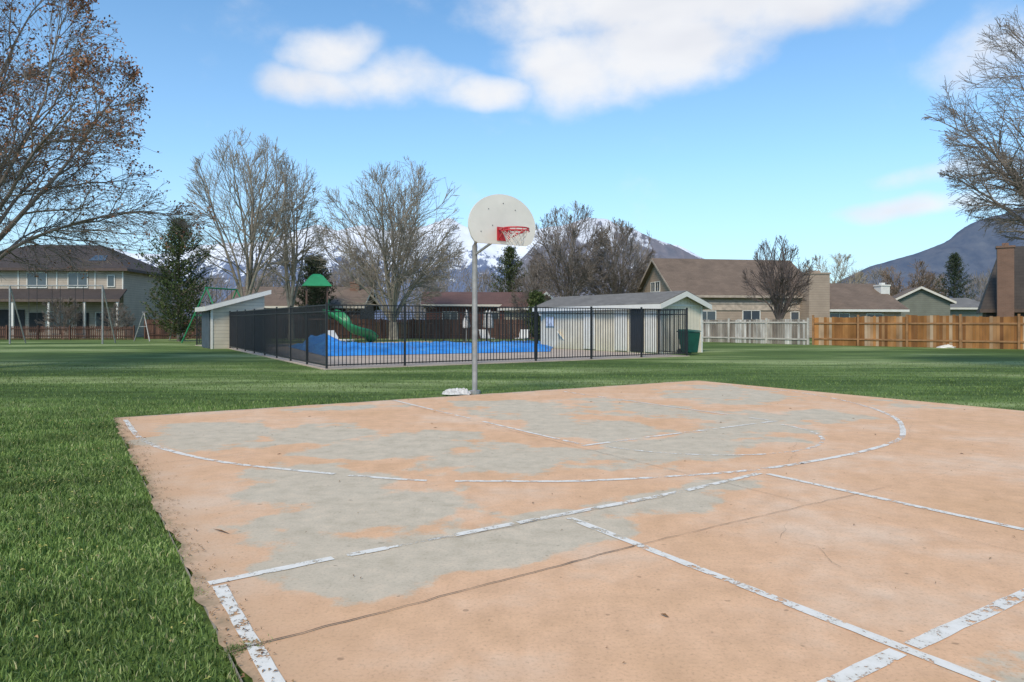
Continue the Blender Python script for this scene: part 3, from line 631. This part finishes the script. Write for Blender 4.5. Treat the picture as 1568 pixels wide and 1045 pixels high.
def tower():
    Y=44.0; e=empty('playground_tower',(wx(485,Y),Y,0),.3); mp_=simple('tower_posts',(.10,.055,.035),.6); mb=MB()
    for sx in (-.62,.62):
        for sy in (-.62,.62): mb.box((sx,sy,1.75),(.09,.09,3.6))
    mb.box((0,0,1.5),(1.35,1.35,.08))
    for z in (1.8,2.3):
        mb.box((0,.62,z),(1.2,.05,.05)); mb.box((-.62,0,z),(.05,1.2,.05))
    for i in range(9): mb.box((-.62+i*.15,.62,2.05),(.02,.02,.5)); mb.box((-.62,-.62+i*.15,2.05),(.02,.02,.5))
    mb.obj('posts_and_deck',mp_,e)
    r=MB(); zb,zt=3.55,4.2; a=.9; b_=.38
    lo=[(-a,-a,zb),(a,-a,zb),(a,a,zb),(-a,a,zb)]; hi=[(-b_,-b_,zt),(b_,-b_,zt),(b_,b_,zt),(-b_,b_,zt)]
    r.v=lo+hi+[(-.2,-.2,zt+.12),(.2,-.2,zt+.12),(.2,.2,zt+.12),(-.2,.2,zt+.12)]
    for k in (0,4):
        for i in range(4): j=(i+1)%4; r.f.append((k+i,k+j,k+4+j,k+4+i))
    r.f.append((8,9,10,11)); r.f.append((3,2,1,0)); r.obj('roof',mGreen,e)
    P=[]; 
    for k in range(26):
        t=k/25; P.append(Vector((.7+2.7*t,-.1-1.3*math.sin(t*3.4),1.95-1.75*t+.12*math.sin(t*9))))
    V=[];Fc=[];n=9
    for i,p in enumerate(P):
        d=(P[min(i+1,25)]-P[max(i-1,0)]).normalized(); u=d.cross(Vector((0,0,1))).normalized(); v=u.cross(d)
        for j in range(n):
            a_=math.pi+math.pi*j/(n-1); q=p+u*math.cos(a_)*.42+v*(math.sin(a_)*.42+.2); V.append(tuple(q))
    for i in range(25):
        for j in range(n-1): Fc.append((i*n+j,i*n+j+1,(i+1)*n+j+1,(i+1)*n+j))
    o=fast('slide',V,Fc,mGreen,True,e); mo=o.modifiers.new('s','SOLIDIFY'); mo.thickness=.05
    g=MB(); g.beam((2.0,-1.0,0),(2.0,-1.1,1.0),.09,n=8); g.beam((.7,-.5,1.5),(.7,-.5,2.7),.07,n=8); g.beam((.7,.4,1.5),(.7,.4,2.7),.07,n=8); g.beam((.7,-.5,2.7),(.7,.4,2.7),.07,n=8); g.obj('slide_supports',mGreen,e)
tower()
def umbrella(c):
    e=empty('closed_patio_umbrella',(c[0],c[1],0)); mb=MB(); mb.beam((0,0,0),(0,0,2.1),.05,n=8); mb.beam((0,0,0),(0,0,.08),.5,n=12); mb.obj('pole',mGrey,e)
    V=[];Fc=[];n=16
    for j,(z,r) in enumerate([(2.08,.03),(1.95,.07),(1.6,.13),(1.3,.17),(1.05,.20),(.95,.16)]):
        for i in range(n): a=2*math.pi*i/n; q=r*(1+.28*math.cos(a*8)); V.append((q*math.cos(a),q*math.sin(a),z))
    for j in range(5):
        for i in range(n): k=(i+1)%n; Fc.append((j*n+i,j*n+k,(j+1)*n+k,(j+1)*n+i))
    fast('canopy',V,Fc,mCloth,True,e)
umbrella((wx(714,44),44)); umbrella((wx(750,44),44.3)); umbrella((wx(745,47),47))
def bin_():
    e=empty('green_wheeled_bin',(7.35,29.15,0),.5); g=simple('bin_green',(.01,.09,.06),.45,0,.2); mb=MB()
    mb.v=[(-.24,-.27,.06),(.24,-.27,.06),(.24,.22,.06),(-.24,.22,.06),(-.31,-.36,.92),(.31,-.36,.92),(.31,.36,.92),(-.31,.36,.92)]
    mb.f=[(0,3,2,1),(0,1,5,4),(1,2,6,5),(2,3,7,6),(3,0,4,7),(4,5,6,7)]; mb.obj('body',g,e,bev=.03)
    l=MB(); l.v=[(-.34,-.40,.93),(.34,-.40,.93),(.34,.38,.93),(-.34,.38,.93),(-.3,-.34,.98),(.3,-.34,.98),(.28,.34,1.03),(-.28,.34,1.03)]; l.f=mb.f[:]; l.obj('lid',g,e,bev=.02)
    h=MB(); h.beam((-.26,.44,.93),(.26,.44,.93),.035,n=8)
    for s in (-1,1): h.beam((s*.24,.36,.9),(s*.24,.44,.93),.03); h.beam((s*.25,.27,.11),(s*.32,.27,.11),.22,n=14)
    h.obj('handle_and_wheels',mBlack,e)
bin_()
def lounger(x,y,a):
    e=empty('pool_lounge_chair',(x,y,0),a); mb=MB()
    mb.box((0,0,.32),(.6,1.2,.04)); mb.poly([(-.3,.6,.32),(.3,.6,.32),(.3,1.05,.85),(-.3,1.05,.85)],(0,.04,.0))
    for sx in (-.26,.26):
        for sy in (-.5,.5): mb.box((sx,sy,.15),(.04,.04,.32))
    mb.obj('frame',mWhite,e)
for x,y,a in ((-1.5,43.5,.3),(.6,43.6,-.2),(-9.5,39.5,1),(3.4,36,1.4)): lounger(x,y,a)
# ---------------------------------------------------------------- trees : limbs aimed at points on a crown envelope, then 3-4 orders of twigs
def tree(name,base,H,R,mat,seed,bot=.2,limbs=7,kids=(10,8,7),r0=.28,tip=.012,th=.18,up=.22,wander=.10,leaves=None,phi=105,ksc=(.50,.55,.6),droop=0,side=6,zw=None,lr=(.45,.62),cone=0):
    r=random.Random(seed); segs=[];tips=[]; g=r.gauss
    bx,by=base[0],base[1]; zc=H*(bot+1)/2 if zw is None else zw; ru_=H-zc; rd_=zc-H*bot
    def inside(p,k=1.0):
        a=math.atan2(p.y-by,p.x-bx); w_=1+.10*math.sin(3*a+seed)+.07*math.sin(5*a+seed*2+p.z*.8)
        if p.z>zc: w_*=1-cone*min(1,(p.z-zc)/ru_*1.6)
        return ((p.x-bx)**2+(p.y-by)**2)/(R*w_)**2+((p.z-zc)/(ru_ if p.z>zc else rd_))**2<k
    def ru(): return Vector((g(0,1),g(0,1),g(0,1))).normalized()
    def grow(p,d,L,ra,lvl,u,target=None):
        n=(8,8,6,5,4,3)[lvl]; st=L/n; pts=[(p.copy(),ra,d.copy())]; rr=ra
        for i in range(n):
            d=d+ru()*wander*(1+.25*lvl)*1.2+Vector((0,0,u*.3))
            if target is not None: d=d.normalized()+(target-p).normalized()*(.15+.5*i/n)
            d.normalize(); q=p+d*st*r.uniform(.85,1.15); r2=max(tip,ra*(1-(i+1)/n*.85))
            segs.append((p.x,p.y,p.z,q.x,q.y,q.z,rr,r2)); p=q; rr=r2; pts.append((p.copy(),rr,d.copy()))
            if lvl>1 and not inside(q,r.uniform(.95,1.2)): break
        return pts
    def spawn(pts,L,ra,lvl):
        if lvl-1>=len(kids): tips.append(pts[-1][0]); return
        cnt=kids[lvl-1]
        for k in range(cnt):
            f=(.20 if lvl==1 else .08)+.80*(k+r.random()*.9)/cnt; f=min(f,.96); idx=f*(len(pts)-1); i=int(idx)
            p=pts[i][0].lerp(pts[i+1][0],idx-i); d0=pts[i][2]; ang=math.radians(r.uniform(22,55)); ax=d0.cross(ru()).normalized()
            out=Vector((p.x-bx,p.y-by,(p.z-zc)*.6)); out=out.normalized() if out.length>.1 else Vector((0,0,1))
            d=(d0*math.cos(ang)+ax*math.sin(ang)+out*.25).normalized()
            LL=L*ksc[min(lvl-1,2)]*r.uniform(.65,1.2)*(1.15-.5*f); rr=max(tip,min(pts[i][1]*.65,ra*.42))
            spawn(grow(p,d,LL,rr,lvl+1,(up-droop*lvl)),LL,rr,lvl+1)
    p=Vector((bx,by,-.1)); d=Vector((r.uniform(-.05,.05),r.uniform(-.05,.05),1)).normalized(); rr=r0*1.3; thh=H*th
    for i in range(6):
        q=p+d*(thh+.1)/6; r2=r0*(1.15-.05*i); segs.append((*p,*q,rr,r2)); p=q; rr=r2; d=(d+ru()*.05).normalized()
    for k in range(limbs):
        a=2.39996*k+r.uniform(-.3,.3); ct_=1-(1-math.cos(math.radians(phi)))*((k+.5)/limbs); st_=math.sqrt(max(0,1-ct_*ct_))
        cf_=1-cone*min(1,max(0,ct_)*1.6)
        tg=Vector((bx+R*cf_*st_*math.cos(a),by+R*cf_*st_*math.sin(a),zc+(ru_ if ct_>0 else rd_)*ct_)); s0=p-Vector((0,0,r.random()*thh*.3*(k/limbs)))
        L=(tg-s0).length*1.0; d=((tg-s0).normalized()+Vector((0,0,.55))).normalized(); ra=r0*r.uniform(*lr)*(1.1-.3*k/limbs)
        spawn(grow(s0,d,L,ra,1,0,tg),L,ra,1)
    S=np.array(segs); e=empty(name); big=S[:,6]>max(.04,tip*2.2)
    segmesh('trunk_and_limbs',S[big],mat,side,e); segmesh('twigs',S[~big],mat,3,e)
    if leaves:
        lm,dens,sz,zmin=leaves; V=[];Fc=[]
        for tp in tips:
            if r.random()>dens*min(1,max(.10,(tp.z-zmin)/2.5)): continue
            for _ in range(r.randint(1,4)):
                c=tp+ru()*r.uniform(0,.16); u=ru()*sz*r.uniform(.6,1.3); v=u.cross(ru()).normalized()*sz*.7; k=len(V)
                V.extend([tuple(c-u),tuple(c+v),tuple(c+u),tuple(c-v)]); Fc.append((k,k+1,k+2,k+3))
        if V: fast('dead_leaves',V,Fc,lm,False,e)
    return e
def T(name,px,Y,top,radpx,mat,seed,**k): return tree(name,(wx(px,Y),Y,0),wz(top,Y),radpx/F*Y,mat,seed,**k)
mDead=island('dead_leaf_crown',[(0,(.15,.06,.03)),(.6,(.30,.14,.075)),(1,(.42,.24,.14))],.9)
T('leafy_brown_tree',-60,20,-170,345,mBarkL,8,bot=.20,zw=4.9,cone=.34,limbs=24,kids=(12,8,7),r0=.28,lr=(.22,.36),tip=.005,phi=120,th=.22,droop=.06,up=.08,leaves=(mDead,1.0,.045,4.6),ksc=(.42,.5,.55),wander=.13)
T('bare_sycamore_tree',378,52,208,86,mBarkPale,12,bot=.18,limbs=9,kids=(9,7,5),r0=.30,tip=.012,phi=75,th=.16,lr=(.38,.52),up=.3)
T('bare_sycamore_tree',446,54,248,48,mBarkPale,33,bot=.15,limbs=7,kids=(8,6,5),r0=.22,tip=.012,phi=68,th=.16,up=.3)
T('bare_sycamore_tree',603,54,255,108,mBarkPale,41,bot=.10,limbs=15,kids=(10,7,5),r0=.34,tip=.012,phi=105,th=.10,lr=(.3,.45),up=.3)
T('bare_maple_tree',868,66,315,60,mBarkL,52,bot=.12,limbs=12,kids=(10,7,5),r0=.28,tip=.015,phi=105,th=.12,lr=(.35,.5),up=.3)
T('bare_maple_tree',946,68,342,60,mBarkL,63,bot=.12,limbs=13,kids=(10,7,5),r0=.28,tip=.015,phi=110,th=.12,lr=(.35,.5),up=.3)
T('pruned_bare_tree',1192,49,368,50,simple('purple_bark',(.13,.10,.088),.95),71,bot=.2,limbs=11,kids=(8,6,4),r0=.19,tip=.010,phi=100,th=.2,up=.5,wander=.08)
T('bare_willow_tree',1655,19,-20,205,mBarkL,85,bot=.34,zw=6.4,limbs=18,kids=(12,8,6),r0=.24,lr=(.22,.36),tip=.005,phi=120,th=.30,droop=.05,up=.08,ksc=(.42,.5,.55),wander=.14)
T('pale_bare_tree',1275,85,390,52,simple('straw_bark',(.38,.31,.21)),95,bot=.05,limbs=8,kids=(8,6,5),r0=.18,tip=.016,phi=90,th=.1)
T('pale_bare_tree',1392,95,403,50,simple('tan_bark',(.24,.17,.12)),96,bot=.05,limbs=10,kids=(9,6,6),r0=.2,tip=.022,phi=100,th=.1)
T('bare_shrub_tree',812,60,403,32,mBark,97,bot=.05,limbs=8,kids=(7,6,5),r0=.12,tip=.013,th=.08)
T('bare_yard_shrub',95,56,455,30,mBark,98,bot=.02,limbs=10,kids=(6,5,4),r0=.06,tip=.010,th=.05,phi=85)
T('bare_yard_shrub',178,56,465,25,mBark,99,bot=.02,limbs=10,kids=(6,5,4),r0=.06,tip=.010,th=.05,phi=85)
T('slender_bare_tree',235,75,408,45,mBarkL,100,bot=.1,limbs=9,kids=(8,6,5),r0=.14,tip=.014)
T('slender_bare_tree',545,76,385,45,mBarkL,103,bot=.1,limbs=9,kids=(8,6,5),r0=.14,tip=.014)
mNeed=island('conifer_needles',[(0,(.022,.038,.012)),(.5,(.06,.09,.028)),(.85,(.12,.15,.05)),(1,(.17,.19,.07))],.75,.2)
mNeedB=island('conifer_needles_dark',[(0,(.018,.032,.018)),(.5,(.045,.065,.033)),(1,(.09,.11,.055))],.75,.2)
def conifer(name,px,Y,top,radpx,seed,mat=mNeed,bot=.08,shape=.75,dens=1.0,rag=.35):
    r=random.Random(seed); H=wz(top,Y); R=radpx/F*Y; x0=wx(px,Y); segs=[(x0,Y,-.1,x0,Y,H*.97,.16,.02)]; V=[];Fc=[]
    nb=int(120*dens)
    for k in range(nb):
        f=bot+(1-bot)*((k+r.random())/nb); z=H*f; a=k*2.39996+r.uniform(-.3,.3); lob=1+rag*math.sin(a*2+f*9+seed)*.6
        prof=(1-f**1.6)**shape*min(1,(f-bot)*5+.6); L=R*prof*r.uniform(1-rag,1.1+rag*.5)*lob+.1
        prev=Vector((x0,Y,z-.25*L)); d=Vector((math.cos(a),math.sin(a),r.uniform(.15,.6))).normalized(); n=4
        for i in range(n):
            q=prev+d*L/n; d=(d+Vector((0,0,.16))).normalized(); segs.append((*prev,*q,.03,.015))
            for c_ in range(int(5+10*i/n)):
                c=prev.lerp(q,r.random())+Vector((r.gauss(0,1),r.gauss(0,1),r.gauss(0,.8)))*.11*(1+R*.10)
                for _ in range(4):
                    u=(d*.6+Vector((r.gauss(0,1),r.gauss(0,1),r.gauss(.4,1)))*.7).normalized()*r.uniform(.10,.22); v=u.cross(Vector((r.gauss(0,1),r.gauss(0,1),r.gauss(0,1)))).normalized()*.03; m_=len(V)
                    V.extend([tuple(c-v),tuple(c+v),tuple(c+u)]); Fc.append((m_,m_+1,m_+2))
            prev=q
    e=empty(name); segmesh('trunk_and_branches',segs,mBark,5,e); fast('needles',V,Fc,mat,False,e)
conifer('pine_tree',274,49,338,60,1,bot=.08,shape=.50,dens=1.5,rag=.5)
conifer('juniper_tree',482,64,395,32,2,mNeedB,shape=.28,dens=1.5,bot=.2,rag=.2)
conifer('spruce_tree',781,72,380,38,3,shape=.55,dens=1.3)
conifer('spruce_tree',1462,88,390,32,4,mNeedB,shape=.6,dens=1.3)
conifer('green_shrub',822,50,450,16,5,shape=.35,dens=.7)
def belt():
    r=random.Random(5); segs=[]
    for cx,Y,top,rad in [(205,110,440,26),(330,105,430,40),(300,100,442,30),(415,100,420,30),(395,95,432,28),(520,100,420,30),(500,95,435,26),(560,110,415,35),(640,100,405,35),(690,110,400,40),(740,105,425,26),(815,100,420,30),(660,95,430,30),(975,110,380,30),(995,100,405,26),(1105,120,425,30),(1230,110,420,25),(1310,110,425,25),(1345,120,418,25),(1420,120,428,28),(1500,110,430,24),(1530,120,420,26),(20,110,390,40),(120,120,400,30),(-60,110,395,50),(240,120,448,28),(1620,110,400,40)]:
        H=wz(top,Y); R=rad/F*Y; x0=wx(cx,Y); segs.append((x0,Y,0,x0,Y,H*.5,.25,.15))
        for k in range(620):
            a=r.random()*6.283; rr=math.sqrt(r.random()); z=H*(.12+.88*r.random()**.8); rr*=R*math.sqrt(max(.03,1-((z/H-.5)/.52)**2)); x=x0+rr*math.cos(a); y=Y+rr*math.sin(a)
            d=Vector((x-x0,y-Y,R*r.uniform(.4,2.2))).normalized(); d=(d+Vector((r.gauss(0,.3),r.gauss(0,.3),r.gauss(0,.2)))).normalized(); L=r.uniform(.7,2.0); segs.append((x,y,z,x+d.x*L,y+d.y*L,z+d.z*L,.04,.012))
    segmesh('distant_tree_line',segs,simple('distant_twigs',(.26,.225,.20),.95),3)
belt()
# ---------------------------------------------------------------- mountains
def fbm(x,y,f,o=5,rid=False,seed=1):
    s=0;a=1;t=0
    for k in range(o):
        v=vnoise(x+1000,y+1000,f,seed+k); 
        if rid: v=1-np.abs(2*v-1)
        s=s+a*v; t+=a; a*=.5; f*=2.03
    return s/t
def mountain(name,prof,Y,depth,mat,seed,f=.0045):
    px=np.array([p[0] for p in prof],float); py=np.array([p[1] for p in prof],float)
    n=420; X=np.linspace((px[0]-784)/F*Y,(px[-1]-784)/F*Y,n); hh=np.interp(X/Y*F+784,px,(493-py)/F*Y)
    m_=90; v=np.linspace(-1,1,m_)[:,None]; XX=np.repeat(X[None,:],m_,0); YY=Y+v*depth; YYf=YY*np.ones_like(XX)
    base=hh[None,:]*(1-np.abs(v)**1.0); r_=fbm(XX,YYf,f,6,True,seed); Z=base*(.60+.52*r_+.0)-5
    w_=np.exp(-(v/.10)**2); Z=Z*(1-w_)+(hh[None,:]*(.95+.12*r_))*w_
    V=np.stack([XX,YYf,Z],-1).reshape(-1,3); i=np.arange(n-1)[None,:]+np.arange(m_-1)[:,None]*n
    fast(name,V,np.stack([i,i+1,i+n+1,i+n],-1).reshape(-1,4),mat,True)
def mtn_mat(name,hazed_rock1,hazed_rock2,snow,z0,z1,sn=1):  # aerial haze is painted in: rock base colours are shifted towards blue-grey
    m,nt,b=newmat(name); co_=objco(nt); s=nd(nt,'ShaderNodeSeparateXYZ'); nt.links.new(co_,s.inputs[0])
    c=ramp(nt,noise(nt,co_,.012,5,.65),[(.35,hazed_rock1),(.65,hazed_rock2)])
    hv=mth(nt,'DIVIDE',mth(nt,'SUBTRACT',s.outputs[2],z0),z1-z0)
    f=mth(nt,'ADD',hv,mth(nt,'MULTIPLY',mth(nt,'SUBTRACT',noise(nt,mapping(nt,co_,(1.6,1,.7)),.010,6,.72),.5),3.4))
    mr=nd(nt,'ShaderNodeMapRange',interpolation_type='SMOOTHSTEP'); mr.inputs[1].default_value=.5; mr.inputs[2].default_value=.7; nt.links.new(f,mr.inputs[0])
    c=mixc(nt,mth(nt,'MULTIPLY',mr.outputs[0],sn),c,snow); nt.links.new(c,b.inputs['Base Color']); b.inputs['Roughness'].default_value=1; b.inputs['Specular IOR Level'].default_value=0
    return m
mountain('snowy_mountains',[(-300,440),(-100,420),(60,410),(130,396),(165,383),(205,394),(250,394),(300,384),(350,378),(400,374),(440,360),(485,344),(520,358),(560,350),(600,360),(650,348),(690,334),(720,350),(760,364),(800,355),(850,348),(920,344),(1000,370),(1080,398),(1150,425),(1250,470)],5200,1500,mtn_mat('hazed_snowy_rock',(.115,.15,.235),(.16,.195,.275),(.74,.77,.82),180,540,.95),3,.0016)
mountain('brown_mountain',[(740,470),(790,405),(830,364),(865,346),(900,338),(930,345),(965,350),(1000,365),(1040,380),(1070,397),(1110,420),(1200,425),(1300,440),(1350,490)],3600,900,mtn_mat('hazed_brown_rock',(.135,.145,.18),(.20,.19,.215),(.66,.68,.73),240,520,.85),14,.0028)
mountain('hazy_blue_mountain',[(1240,470),(1290,432),(1340,410),(1400,392),(1450,370),(1490,347),(1530,333),(1570,322),(1650,290),(1750,265),(1900,300),(2100,330)],3300,900,mtn_mat('hazed_blue_rock',(.08,.105,.155),(.125,.145,.185),(.5,.5,.55),800,1400,.3),22,.003)
